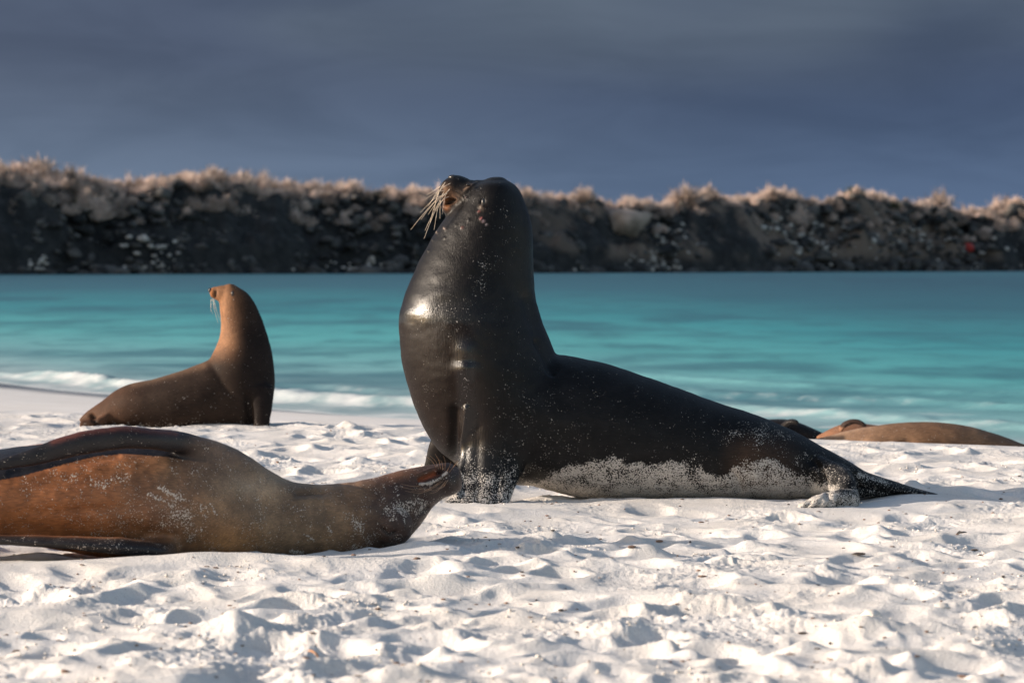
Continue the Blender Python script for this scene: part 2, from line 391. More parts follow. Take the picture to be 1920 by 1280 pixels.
m_bush = bush_mat('dry_twigs', (.26, .20, .17), (.74, .59, .51))
m_green = bush_mat('green_leaves', (.05, .06, .025), (.10, .10, .045))
Vs, Fs, n0 = [], [], 0
for i in range(2400):
    px = RNG.uniform(-300, 2200); v = 7.5 + 17 * RNG.random() ** (.45 if RNG.random() < .7 else 1.3); xx = (px - 960) / FPX * 400
    ys_ = float(shoreY(np.array(xx))); yy = ys_ + v; xx = (px - 960) / FPX * yy; yy = float(shoreY(np.array(xx))) + v
    s = RNG.uniform(.55, 1.2) * (1.5 if RNG.random() < .12 else 1) * (1.35 if px < 700 else 1.3); V, F = BV[i % 6]; a = RNG.uniform(0, 6.28)
    R = np.array([[math.cos(a), -math.sin(a), 0], [math.sin(a), math.cos(a), 0], [0, 0, 1]])
    Vs.append(V @ R.T * s * np.array([1, 1, RNG.uniform(.8, 1.45)]) + np.array([xx, yy, isle_z(xx, yy) - .1])); Fs.append(F + n0); n0 += len(V)
scrub = link('dry_scrub', mesh_np('dry_scrub', np.concatenate(Vs), np.concatenate(Fs), smooth=False), m_bush)
tag(scrub, 'pale leafless scrub covering the top of the far shore', 'scrub', kind='stuff')
# bushes one can tell apart on the skyline
bmeshes = {}
def bush(px, v, size, label, k=0, green=False, flat=1.0, kindname='dry_bush'):
    x = (px - 960) / FPX * 400
    for _ in range(3): y = float(shoreY(np.array(x))) + v; x = (px - 960) / FPX * y
    key = (k, green)
    if key not in bmeshes:
        m = mesh_np(kindname, BV[k][0], BV[k][1], smooth=False); m.materials.append(m_green if green else m_bush); bmeshes[key] = m
    r = bpy.data.objects.new(kindname, None); COL.objects.link(r); r.location = (x, y, isle_z(x, y) - .1); r.rotation_euler.z = px
    c_ = bpy.data.objects.new('crown', bmeshes[key]); COL.objects.link(c_); c_.parent = r; c_.scale = (size, size, size * flat)
    t = link('trunk', trunk_mesh(size), m_bush, r)
    tag(r, label, 'bush', 'bushes standing out on the far shore'); return r
_tm = {}
def trunk_mesh(size):
    if size in _tm: return _tm[size]
    V = []; F = []; n = 7
    for i, (z, rr) in enumerate([(-.4, .09), (.1, .07), (.4, .05), (.8, .025)]):
        for k in range(n):
            a = k / n * 6.283; V.append([rr * size * math.cos(a) + .03 * i, rr * size * math.sin(a), z * size * .6])
    for i in range(3):
        for k in range(n): F.append([i * n + k, i * n + (k + 1) % n, (i + 1) * n + (k + 1) % n, (i + 1) * n + k])
    _tm[size] = mesh_np('trunk', V, F); return _tm[size]
bush(1095, 12, 2.6, 'lone pale bush standing in the low gap just right of the bull', 0)
bush(1290, 13, 4.0, 'big rounded dry bush, tallest on the right part of the shore', 1, flat=.85)
bush(985, 13, 2.0, 'small dry bush showing just behind the neck of the bull', 2)
bush(75, 18, 3.9, 'tall dry bush at the far left of the skyline', 3)
bush(400, 16, 3.1, 'dry bush above the head of the sitting brown sea lion', 4)
bush(1597, 14, 2.2, 'small dark green shrub poking above the pale scrub', 5, True, kindname='green_shrub')
bush(1672, 11, 2.1, 'low dark green shrub below the skyline right of the other green one', 0, True, flat=.6, kindname='green_shrub')
bush(150, 10, 1.8, 'green tinged shrub at the upper edge of the left slope', 1, True, flat=.6, kindname='green_shrub')
bush(1760, 14, 3.6, 'wide pale dry bush near the right edge of the shore', 2)
# pale mound
def boulder(px, v, r, label, seed, flat=.75, m=m_pale, grp='pale boulders on the far shore', name='boulder'):
    x = (px - 960) / FPX * 400
    for _ in range(3): y = float(shoreY(np.array(x))) + v; x = (px - 960) / FPX * y
    o = link(name, mesh_np(name, stone(seed, flat) * r, ICO_F, smooth=False), m, loc=(x, y, isle_z(x, y) + r * .25)); tag(o, label, 'boulder', grp)
for k, (px, v, r, lab) in enumerate([
    (1270, 2.2, .55, 'pale boulder at the water line where the thin light streak ends'), (1058, 9, .5, 'pale stone just under the lone pale bush'), (1130, 8, .75, 'pale boulder on the slope left of the bare brown bank'),
    (1248, 11.5, .6, 'pale boulder at the foot of the big rounded dry bush'), (1332, 9.5, .55, 'upper pale boulder under the right side of the big rounded bush'), (1428, 8.2, .95, 'largest pale boulder, high in the middle of the right slope'),
    (1442, 9.6, .6, 'smaller pale boulder leaning above the largest one'), (1455, 7.2, .55, 'pale boulder just below and right of the largest one'), (1358, 5.0, .7, 'warm sunlit boulder in the middle of the brown bank'),
    (1390, 4.2, .5, 'small sunlit stone right of the warm boulder on the bank'), (1495, 3.4, .65, 'round pale boulder low on the shore right of the largest one'), (1540, 5.0, .8, 'greyish boulder right of the low round one'),
    (1636, 3.6, .7, 'pale boulder alone in the dark hollow of the right shore'), (1672, 4.5, .6, 'grey boulder right of the lone one in the dark hollow'), (1840, 5.2, .85, 'white boulder directly right of the small red marker'),
    (1885, 4.0, .7, 'pale boulder near the right end of the dark shore'), (35, 3.2, .5, 'leftmost pale stone on the dark shore'), (270, 4.2, .8, 'bigger pale boulder above the pale patch left of the sitting sea lion'),
    (325, 4.8, .6, 'pale boulder at the upper right end of the pale patch'), (493, 6.5, .6, 'lone pale boulder high on the dark slope right of the sitting sea lion'), (545, 3.0, .7, 'pale boulder leading the low row of stones behind the bull'), (690, 2.4, .5, 'small pale stone of the low row nearest the bull')]):
    boulder(px, v, r, lab, k)
Vs, Fs, n0 = [], [], 0
for i in range(480):
    c_ = RNG.choice(6, p=[.25, .36, .19, .04, .06, .10]); px, v = [(RNG.uniform(1010, 1270), RNG.uniform(1.2, 3.6)), (RNG.uniform(1230, 1560), RNG.uniform(1.5, 10)), (RNG.uniform(1560, 1920), RNG.uniform(2, 10)), (RNG.uniform(30, 90), RNG.uniform(2.2, 3.2)), (RNG.uniform(230, 335), RNG.uniform(2.0, 4.4)), (RNG.uniform(490, 740), RNG.uniform(1.8, 2.9))][c_]
    x = (px - 960) / FPX * 400
    for _ in range(3): y = float(shoreY(np.array(x))) + v; x = (px - 960) / FPX * y
    r = RNG.uniform(.16, .50); V = stone(i % 50) * r + np.array([x, y, isle_z(x, y) + r * .3 + .15]); Vs.append(V); Fs.append(ICO_F + n0); n0 += len(V)
tag(link('pale_rubble', mesh_np('pale_rubble', np.concatenate(Vs), np.concatenate(Fs), smooth=False), m_pale), 'small pale stones strewn over the dark shore', 'rocks', kind='stuff')
m_tan = simple_mat('tan_rock', (.24, .18, .14), (.42, .32, .26), .5, .95, .5, .3)
boulder(1168, 8.6, 4.3, 'broad smooth tan outcrop between the lone pale bush and the big rounded bush', 411, .62, m_tan, None, 'rock_outcrop')
bpy.data.objects['rock_outcrop']['category'] = 'rock outcrop'
m_red = simple_mat('red_paint', (.45, .03, .02), (.32, .02, .015), 3, .6)
boulder(1817, 5.5, .75, 'small bright red marker among the rocks at the right', 300, 1.2, m_red, None, 'shore_marker')
bpy.data.objects['shore_marker']['category'] = 'marker'

# ------------------------------------------------------------------ sea lions
def catmull(P, n):
    P = np.asarray(P, float); Q = np.vstack([2 * P[0] - P[1], P, 2 * P[-1] - P[-2]]); out = []
    for i in range(1, len(Q) - 2):
        t = np.linspace(0, 1, n, endpoint=False)[:, None]
        p0, p1, p2, p3 = Q[i - 1], Q[i], Q[i + 1], Q[i + 2]
        out.append(.5 * ((2 * p1) + (-p0 + p2) * t + (2 * p0 - 5 * p1 + 4 * p2 - p3) * t ** 2 + (-p0 + 3 * p1 - 3 * p2 + p3) * t ** 3))
    out.append(P[-1][None]); return np.vstack(out)
def loft(rings, N=96, sub=8, cap=(.5, .5)):
    """rings: (lx, ly, rx, ry, Y, w): two outline points of a cross-section in photo pixels, distance and half depth"""
    P = []
    for (lx, ly, rx, ry, Y, w) in rings:
        a = at(lx, ly, Y); b = at(rx, ry, Y); P.append(np.concatenate([(a + b) / 2, (a - b) / 2, [w]]))
    P = catmull(P, sub); C, A, Wd = P[:, :3], P[:, 3:6], np.maximum(P[:, 6], .002)
    def capr(i, j, k):
        T = C[i] - C[j]; T /= np.linalg.norm(T) + 1e-9; r = np.linalg.norm(A[i]) * k; out = []
        for ph in (.3, .6, .9, 1.15, 1.35, 1.5): out.append((C[i] + T * r * math.sin(ph), A[i] * math.cos(ph), Wd[i] * math.cos(ph)))
        return out
    seq = capr(0, 1, cap[0])[::-1] + [(C[i], A[i], Wd[i]) for i in range(len(C))] + capr(-1, -2, cap[1])
    th = np.linspace(0, 2 * math.pi, N, endpoint=False); V = []
    for c_, a_, w_ in seq: V.append(c_ + np.outer(np.cos(th), a_) + np.outer(np.sin(th) * w_, [0, 1, 0]))
    V = np.vstack(V); nr = len(seq); F = []
    for i in range(nr - 1):
        for k in range(N): F.append([i * N + k, i * N + (k + 1) % N, (i + 1) * N + (k + 1) % N, (i + 1) * N + k])
    caps = [list(range(N))[::-1], list(range((nr - 1) * N, nr * N))]
    return V, F, caps
def blob(px, py, Y, rx, ry, rz):
    V = ICO_V * np.array([rx, ry, rz]) + at(px, py, Y); return V, [list(map(int, f)) for f in ICO_F], []
def fuse(shapes, voxel, smooth_it=8, fac=.6):
    V = []; F = []; n = 0
    for (v, f, caps) in shapes:
        V.append(v); F += [[i + n for i in q] for q in list(f) + caps]; n += len(v)
    me = bpy.data.meshes.new('tmp'); me.from_pydata(np.vstack(V).tolist(), [], F); me.update()
    bm = bmesh.new(); bm.from_mesh(me); 
    bm.to_mesh(me); bm.free()
    o = bpy.data.objects.new('tmp', me); COL.objects.link(o)
    r = o.modifiers.new('r', 'REMESH'); r.mode = 'VOXEL'; r.voxel_size = voxel
    s = o.modifiers.new('s', 'SMOOTH'); s.iterations = smooth_it; s.factor = fac
    dg = bpy.context.evaluated_depsgraph_get(); m2 = bpy.data.meshes.new_from_object(o.evaluated_get(dg))
    bpy.data.objects.remove(o); bpy.data.meshes.remove(me); return m2
class Body:
    def __init__(s, m):
        s.m = m; n = len(m.vertices); a = np.empty(n * 3, np.float32); m.vertices.foreach_get('co', a); s.V = a.reshape(-1, 3).astype(float)
        s.norm()
        s.px, s.py = proj(s.V); s.near = s.N[:, 1] < .15
        s.sand = np.zeros(n); s.col = np.zeros((n, 3)); s.gloss = np.full(n, .4); s.flow = np.zeros(n)
    def norm(s):
        n = len(s.V); s.m.vertices.foreach_set('co', s.V.astype(np.float32).ravel()); s.m.update()
        b = np.empty(n * 3, np.float32); s.m.vertices.foreach_get('normal', b); s.N = b.reshape(-1, 3)
    def d(s, pts):
        """distance in pixels from a polyline"""
        pts = np.asarray(pts, float); q = np.stack([s.px, s.py], 1)
        if len(pts) == 1: return np.linalg.norm(q - pts[0], axis=1)
        best = np.full(len(q), 1e9)
        for a, b in zip(pts[:-1], pts[1:]):
            ab = b - a; t = np.clip(((q - a) @ ab) / (ab @ ab), 0, 1); best = np.minimum(best, np.linalg.norm(q - (a + t[:, None] * ab), axis=1))
        return best
    def w(s, pts, r, soft=True):
        x = s.d(pts) / r; return np.exp(-x * x * 2) * s.near if soft else (x < 1) * s.near
    def push(s, pts, r, amt):
        s.V += s.N * (amt * s.w(pts, r))[:, None]
    def paint(s, c, wgt): s.col = s.col * (1 - wgt[:, None]) + np.array(c) * wgt[:, None]
    def nz(s, f, seed): return fbm(s.px / f, s.py / f, 3, seed)
    def relax(s, wgt, it):
        wgt = np.where(wgt > .01, wgt, 0.0); ne = len(s.m.edges); e = np.empty(ne * 2, np.int32); s.m.edges.foreach_get('vertices', e); e = e.reshape(-1, 2); n = len(s.V)
        sel = (wgt[e[:, 0]] > 0) | (wgt[e[:, 1]] > 0); e = e[sel]; ij = np.concatenate([e[:, 0], e[:, 1]]); ji = np.concatenate([e[:, 1], e[:, 0]])
        cnt = np.maximum(np.bincount(ij, minlength=n), 1)[:, None]; ww = wgt[:, None] * .7
        for _ in range(it):
            av = np.stack([np.bincount(ij, weights=s.V[ji, k], minlength=n) for k in range(3)], 1) / cnt; s.V = s.V + (av - s.V) * ww
        s.norm()
    def finish(s, name, material, parent, origin):
        c3 = perlin(s.px / 3.1 + s.V[:, 1] * 90, s.py / 3.1, 71) + .6 * perlin(s.px / 9, s.py / 9, 72)
        s.V = s.V + s.N * (.0035 * fbm(s.px / 55, s.py / 42, 3, 75) * np.clip(s.V[:, 1] * 0 + 1, 0, 1))[:, None]
        s.V = s.V + s.N * (np.clip(s.sand - .3, 0, 1) * (.0025 + .0045 * c3))[:, None]
        s.norm(); V = s.V - np.array(origin); s.m.vertices.foreach_set('co', V.astype(np.float32).ravel()); s.m.update()
        s.m.polygons.foreach_set('use_smooth', np.ones(len(s.m.polygons), dtype=bool))
        set_attrs(s.m, {'tint': s.col, 'sandy': np.clip(s.sand, 0, 1), 'gloss': s.gloss, 'flow': s.flow})
        s.m.name = name; return link(name, s.m, material, parent)

def fur_mat(name, grain=170, sand_c=(.60, .54, .49), furb=.25, spec=.5):
    m, gg, b = mat(name); t = gg.node('ShaderNodeTexCoord').outputs['Object']
    tint = gg.attr('tint').outputs['Color']; sn = gg.attr('sandy').outputs['Fac']; gl = gg.attr('gloss').outputs['Fac']; fl = gg.attr('flow').outputs['Fac']
    fz = gg.noise(gg.vscale(t, (230, 230, 30)), 1.0, 4, .65); fx = gg.noise(gg.vscale(t, (30, 230, 230)), 1.0, 4, .65)
    fur = gg.node('ShaderNodeMix', data_type='FLOAT', ins={0: fl, 2: fz, 3: fx}).outputs[0]
    mo = gg.noise(t, 9, 4, .6)
    c_ = gg.mix(gg.sstep(fur, .3, .7), gg.mix(1.0, tint, (.72, .72, .74), 'MULTIPLY'), gg.mix(1.0, tint, (1.3, 1.28, 1.25), 'MULTIPLY'))
    c_ = gg.mix(gg.sstep(mo, .35, .65), gg.mix(1.0, c_, (.82, .80, .80), 'MULTIPLY'), gg.mix(1.0, c_, (1.15, 1.13, 1.1), 'MULTIPLY'))
    gn = gg.noise(t, grain, 2, .6); cl_ = gg.noise(t, 22, 3, .65)
    # coverage: grains stick where 'sandy' is high, in clumps
    thr = gg.math('MULTIPLY_ADD', sn, -.44, .745)
    val = gg.math('ADD', gn, gg.math('MULTIPLY', gg.math('SUBTRACT', cl_, .5), .42))
    cover = gg.sstep(gg.math('SUBTRACT', val, thr), -.006, .020)
    g2 = gg.noise(t, grain * 1.9, 1); sc = gg.mix(gg.sstep(g2, .36, .62), tuple(x * .50 for x in sand_c), sand_c)
    c_ = gg.mix(cover, c_, sc); gg.l.new(c_, b.inputs['Base Color'])
    ro = gg.node('ShaderNodeMix', data_type='FLOAT', ins={0: cover, 2: gg.math('MULTIPLY_ADD', fur, .12, gl), 3: .9}).outputs[0]
    hh = gg.math('ADD', gg.math('MULTIPLY', cover, gg.math('MULTIPLY_ADD', g2, 1.2, .6)), gg.math('MULTIPLY', fur, furb))
    wr = gg.noise(t, 48, 4, .6)
    nb = gg.bump(wr, .12, .005)
    setp(gg, b, Roughness=ro, Normal=gg.bump(hh, .7, .0045, nb)); gg.l.new(gg.sstep(gl, .15, .34, .55, spec), b.inputs['Specular IOR Level'])
    return m
m_bull = fur_mat('bull_fur', 185, (.62, .58, .54), .55, .15)
m_fem = fur_mat('brown_fur', 185, (.80, .68, .58), .55, .36)
m_far = fur_mat('far_brown_fur', 120, (.60, .54, .49), .35, .10)
m_wh = simple_mat('whisker', (.62, .50, .38), (.72, .60, .47), 30, .5, .0)
m_whb = simple_mat('brown_whisker', (.28, .15, .08), (.40, .24, .14), 30, .5, .0)
m_eye, ge, be = mat('eye'); ge.l.new(ge.mix(ge.noise(ge.node('ShaderNodeTexCoord').outputs['Object'], 60), (.008, .006, .005), (.02, .012, .008)), be.inputs['Base Color']); be.inputs['Roughness'].default_value = .08
m_flesh = simple_mat('mouth_flesh', (.30, .075, .03), (.42, .13, .06), 60, .4, .2, .003)
m_nose = simple_mat('nose_leather', (.012, .010, .010), (.03, .026, .024), 90, .35, .4, .002)

def tube(pts, r0, r1, n=6):
    P = catmull(pts, 5); V = []; F = []
    for i, p in enumerate(P):
        t = P[min(i + 1, len(P) - 1)] - P[max(i - 1, 0)]; t /= np.linalg.norm(t) + 1e-9
        a = np.cross(t, [0, 1, 0.1]); a /= np.linalg.norm(a) + 1e-9; b = np.cross(t, a); r = r0 + (r1 - r0) * i / (len(P) - 1)
        for k in range(n): V.append(p + r * (math.cos(6.283 * k / n) * a + math.sin(6.283 * k / n) * b))
    for i in range(len(P) - 1):
        for k in range(n): F.append([i * n + k, i * n + (k + 1) % n, (i + 1) * n + (k + 1) % n, (i + 1) * n + k])
    return np.array(V), np.array(F)
def root(name, px, py, Y, label, cat='sea lion', group='sea lions on the beach'):
    p = at(px, py, Y); r = bpy.data.objects.new(name, None); COL.objects.link(r); r.location = p; tag(r, label, cat, group); r.empty_display_size = .2
    return r, p
def whisker(r, o, pts, r0=.0011, r1=.0004, material=None):
    V, F = tube([np.array(at(*p)) for p in pts], r0, r1); return link('whisker', mesh_np('whisker', V - o, F), material or m_wh, r)
def ball(name, r, o, px, py, Y, s, material):
    V = ICO_V * np.array(s) + at(px, py, Y) - o; return link(name, mesh_np(name, V, ICO_F), material, r)

# ---------------- the bull
Yb = 12.0
bull, ob = root('sea_lion', 1150, 930, Yb, 'huge black wet bull sea lion sitting upright with its head thrown back')
col = [(908, 339, 948, 337, .06), (886, 347, 966, 347, .115), (868, 362, 979, 366, .145), (850, 390, 989, 392, .165), (824, 424, 997, 424, .185), (800, 462, 1000, 462, .205),
       (778, 505, 1001, 505, .225), (758, 552, 1004, 552, .25), (748, 602, 1017, 602, .275), (750, 652, 1038, 652, .29), (758, 702, 1060, 702, .295),
       (773, 752, 1085, 752, .29), (794, 802, 1100, 802, .275), (824, 845, 1100, 845, .24), (868, 880, 1075, 878, .18)]
torso = [(930, 660, 930, 880, .25), (985, 655, 985, 905, .27), (1038, 663, 1036, 920, .275), (1090, 671, 1090, 932, .275), (1150, 685, 1150, 938, .27), (1240, 715, 1240, 939, .255), (1330, 748, 1330, 938, .235),
         (1420, 778, 1415, 937, .215), (1490, 808, 1480, 936, .18), (1550, 841, 1540, 935, .13), (1598, 868, 1590, 934, .085), (1630, 888, 1628, 933, .05)]
sh = [loft([(a, b, c_, d_, Yb, w) for a, b, c_, d_, w in col], cap=(.3, .3)),
      loft([(a, b, c_, d_, Yb + .0, w) for a, b, c_, d_, w in torso], cap=(.3, .4)),
      # muzzle: upper jaw and chin, pointing up and left
      loft([(912, 338, 882, 420, Yb, .10), (884, 337, 862, 404, Yb - .01, .078), (866, 330, 846, 378, Yb - .015, .062), (851, 328, 832, 374, Yb - .02, .054), (841, 333, 825, 370, Yb - .02, .044)], cap=(.2, .45)),
      loft([(890, 375, 862, 425, Yb, .09), (868, 376, 848, 412, Yb - .01, .055), (850, 374, 838, 405, Yb - .01, .042), (840, 370, 831, 398, Yb - .01, .034)], cap=(.2, .5)),
      blob(838, 352, Yb - .045, .028, .03, .034), blob(838, 352, Yb + .03, .028, .03, .034),   # whisker pads
      # near fore flipper (leading edge left) and its spread foot
      loft([(876, 660, 975, 690, Yb - .10, .15), (873, 715, 980, 745, Yb - .12, .14), (870, 770, 988, 800, Yb - .155, .11), (868, 822, 990, 845, Yb - .20, .078), (864, 870, 984, 880, Yb - .235, .052), (854, 908, 970, 908, Yb - .28, .040), (842, 930, 958, 936, Yb - .33, .042), (824, 950, 950, 956, Yb - .38, .040)], cap=(.4, .1)),
      # far fore flipper
      loft([(822, 780, 900, 800, Yb + .16, .09), (806, 826, 880, 840, Yb + .2, .06), (797, 862, 868, 872, Yb + .22, .04), (788, 900, 860, 905, Yb + .24, .03), (782, 925, 850, 930, Yb + .25, .02)], cap=(.4, .1)),
      # haunch bulges
      blob(1400, 858, Yb - .13, .15, .10, .13), blob(1560, 895, Yb - .08, .085, .07, .065),
      # near hind flipper folded forward on the sand
      loft([(1520, 850, 1520, 925, Yb - .08, .09), (1562, 864, 1548, 926, Yb - .18, .085), (1597, 888, 1556, 930, Yb - .30, .075), (1610, 925, 1568, 938, Yb - .36, .045), (1612, 950, 1572, 948, Yb - .44, .03)], cap=(.3, .3)),
      loft([(1606, 920, 1604, 956, Yb - .40, .06), (1580, 916, 1580, 957, Yb - .44, .06), (1552, 922, 1552, 957, Yb - .47, .06), (1524, 932, 1524, 957, Yb - .49, .05), (1498, 944, 1498, 956, Yb - .50, .035)], cap=(.4, .5)),
      # far hind flipper trailing behind
      loft([(1580, 862, 1580, 930, Yb + .0, .09), (1630, 886, 1630, 934, Yb + .02, .075), (1680, 902, 1680, 936, Yb + .03, .06), (1730, 918, 1730, 937, Yb + .04, .045), (1778, 931, 1778, 937, Yb + .05, .025)], cap=(.3, .5))]
B = Body(fuse(sh, .0062, 10, .6))
B.relax(np.clip(sst(B.px, 850, 885) * sst(B.px, 1030, 990) * sst(B.py, 600, 660) * sst(B.py, 905, 850), 0, 1) * B.near, 140)
B.relax(sst(B.py, 420, 470) * sst(B.py, 860, 780) * sst(B.px, 1500, 1400) * .8 * (B.d([(1010, 600), (1042, 680)]) > 26), 60)
for k in range(5): B.push([(1508 + k * 19, 957), (1520 + k * 19, 940)], 5, -.011)   # clefts between the toes of the folded hind flipper
# shoulder, folds and creases
B.push([(872, 690)], 26, .018); B.push([(872, 655)], 26, .010); B.push([(848, 677), (900, 677)], 12, -.003)
B.push([(874, 765), (870, 820), (864, 880), (858, 930)], 7, .013); B.push([(852, 770), (852, 850)], 13, -.020); B.push([(895, 800), (892, 900)], 14, -.006)
B.push([(985, 560), (1012, 640), (1040, 690)], 16, -.012)
B.push([(1010, 640), (1035, 700)], 8, -.010)
B.push([(765, 588), (800, 590)], 30, .004)
B.push([(1525, 862), (1548, 905), (1552, 930)], 9, -.014); B.push([(1604, 888), (1618, 915)], 5, -.010)
B.push([(1640, 905), (1700, 922)], 8, .006); B.push([(1615, 915), (1690, 930)], 9, -.016)
B.push([(1375, 890), (1385, 915)], 12, -.012); B.push([(1340, 790), (1360, 880)], 30, -.004)
for dx, yy in ((10, 0), (44, 4)): B.push([(890 + dx, 895), (882 + dx * 1.1, 940 + yy)], 9, -.004)
for k, a in enumerate([(560, 540), (520, 500)]): B.push([(790 + k * 30, a[0]), (870 + k * 20, a[1])], 18, .004)
# face: eye socket, ear, nostril, mouth line, lumps
B.push([(868, 350), (884, 340)], 7, -.007); B.push([(872, 358), (888, 346)], 5, .005)
B.push([(905, 378)], 5, -.014); B.push([(904, 388)], 6, .008); B.push([(850, 377), (838, 380)], 5.5, -.016); B.push([(830, 388), (842, 392)], 4, .004)
for (a, b_, r, h) in [(874, 372, 3.2, .008), (903, 412, 4.5, .006), (879, 413, 3.5, .004), (835, 430, 3, .008), (820, 436, 3, .007), (833, 446, 2.5, .006), (802, 470, 2.8, .007), (897, 398, 2.5, .005), (927, 397, 3, .005), (866, 427, 3, .004), (811, 450, 2.6, .006), (855, 422, 2.5, .005)]:
    B.push([(a, b_)], r, h)
B.push([(822, 840), (800, 800)], 30, .0)
px, py = B.px, B.py
B.col[:] = (.0068, .0069, .0078); B.col *= (1 + .5 * B.nz(40, 66) + .35 * B.nz(14, 67))[:, None]
B.paint((.0080, .0072, .0074), sst(px, 985, 900) * sst(py, 640, 560))
B.paint((.0070, .0038, .0028), sst(px, 960, 880) * sst(py + B.nz(20, 5) * 8, 600, 608) * sst(py, 900, 800))
B.paint((.13, .075, .05), B.w([(838, 354), (848, 372)], 12) * .9); B.paint((.07, .05, .04), B.w([(866, 350), (860, 368)], 9) * .8)
B.paint((.16, .11, .08), B.w([(872, 352), (880, 343)], 6)); B.paint((.10, .075, .06), B.w([(904, 389)], 8)); B.paint((.012, .010, .010), B.w([(905, 377)], 5))
B.paint((.17, .075, .035), B.w([(836, 372), (838, 389)], 8) * .9); B.paint((.006, .004, .004), B.w([(848, 377), (838, 380)], 4.5)); B.paint((.25, .17, .12), B.w([(833, 350), (836, 362)], 4) * .6)  # includes the shade inside the mouth opening, painted nearly black
B.paint((.012, .012, .013), B.w([(852, 329), (870, 333)], 9) * .9)
for (a, b_, r, cc_) in [(906, 415, 3.2, (.6, .42, .42)), (902, 410, 3, (.35, .12, .12)), (898, 397, 2.6, (.3, .12, .11)), (866, 427, 3, (.16, .07, .06)), (873, 371, 2, (.25, .2, .2)), (912, 421, 2.4, (.5, .42, .42)), (832, 428, 1.8, (.35, .28, .24)), (835, 430, 2, (.3, .24, .22)), (819, 436, 2, (.3, .24, .2))]:
    B.paint(cc_, B.w([(a, b_)], r))
B.paint((.05, .03, .02), sst(px, 1340, 1400) * sst(px, 1520, 1430) * sst(py, 800, 850) * .8)  # warm sunlit glow of the haunch, painted into the fur colour
B.gloss[:] = .34 - .08 * sst(px, 980, 880) * sst(py, 480, 600)
lo_ = sst(py + B.nz(18, 81) * 10, 600, 612) * sst(px + B.nz(30, 82) * 20, 905, 790); B.gloss += .20 * lo_
hl_ = np.clip(1.3 * B.w([(868, 655), (874, 700), (876, 780), (866, 850)], 26), 0, 1); B.gloss = B.gloss * (1 - hl_) + .16 * hl_; g2_ = B.w([(778, 592), (792, 590)], 24); B.gloss = B.gloss * (1 - g2_) + .13 * g2_
B.gloss += .10 * sst(px, 1000, 1100)
B.flow = sst(px + (py - 700) * .3, 1000, 1080)
# sand sticking to belly, flippers and flanks
bl = np.interp(px, [955, 1000, 1040, 1100, 1150, 1200, 1260, 1310, 1345, 1372, 1400, 1440, 1480, 1540, 1600, 1800], [912, 897, 878, 862, 850, 862, 858, 868, 884, 878, 858, 856, 876, 900, 905, 905])
s_ = sst(py + B.nz(26, 3) * 16 + B.nz(8, 8) * 6, bl - 5, bl + 12) * (px > 955) * sst(px, 1600, 1560) * (.66 + .25 * B.nz(30, 41) + .18 * sst(py, 900, 930))
s_ = np.maximum(s_, .60 * sst(py + B.nz(30, 12) * 34, 800, 950) * sst(px, 805, 845) * sst(px, 1005, 960) * (B.V[:, 1] < Yb + .05))
s_ = np.maximum(s_, .13 * sst(px, 880, 960) * sst(px, 1200, 1020) * sst(py, 640, 760)); s_ = np.maximum(s_, .07 * sst(px, 1000, 1080) * sst(py, 720, 800))
s_ = np.maximum(s_, .36 * np.exp(-((px - 1420) / 75) ** 2 - ((py - 815) / 28) ** 2)); s_ = np.maximum(s_, .30 * sst(px, 1380, 1480) * sst(py, 780, 900))
s_ = np.maximum(s_, .20 * B.w([(915, 480), (905, 520), (880, 560), (860, 590), (850, 640)], 26)); s_ = np.maximum(s_, .22 * B.w([(868, 690), (876, 770)], 14))
s_ = np.maximum(s_, .02 * B.near); s_ = np.maximum(s_, .22 * B.w([(785, 595), (840, 575)], 22))
s_ = np.maximum(s_, .70 * (px > 1485) * (px < 1625) * sst(py + (px - 1560) * -.25 + B.nz(14, 17) * 14, 868, 940) * (B.V[:, 1] < Yb - .05)); s_ = np.maximum(s_, .30 * (px > 1600))
s_ = np.maximum(s_, .55 * B.w([(1612, 890), (1660, 905)], 14))
B.sand = s_
B.finish('body', m_bull, bull, ob)
ball('eye', bull, ob, 878, 347, Yb - .098, (.010, .008, .006), m_eye)
ball('nose', bull, ob, 849, 333, Yb - .02, (.020, .034, .012), m_nose)
ball('ear', bull, ob, 906, 380, Yb - .178, (.008, .012, .018), m_bull if False else m_nose)
r_ = random.Random(3)
ends = [(797, 374), (770, 431), (788, 399), (795, 448), (797, 432), (814, 431), (803, 402), (825, 410), (806, 418), (789, 412), (818, 396), (829, 402), (803, 386)]
for k, (ex, ey) in enumerate(ends):
    bx, by = 832 + r_.uniform(-2, 14), 345 + r_.uniform(-4, 26); Yw = Yb - .08 + r_.uniform(-.01, .01)
    whisker(bull, ob, [(bx, by, Yw), (bx * .72 + ex * .28 - 3, by * .75 + ey * .25 - 2, Yw - .03), (bx * .35 + ex * .65 - 2, by * .38 + ey * .62 - 1, Yw - .04), (ex, ey, Yw - .04)], .0012, .0005)
for k in range(3):    # whiskers of the far side
    ex, ey = 800 + k * 7, 366 + k * 14
    whisker(bull, ob, [(836, 343 + k * 3, Yb + .04), (822, 352 + k * 5, Yb + .07), (ex, ey, Yb + .09)], .0014, .0006)

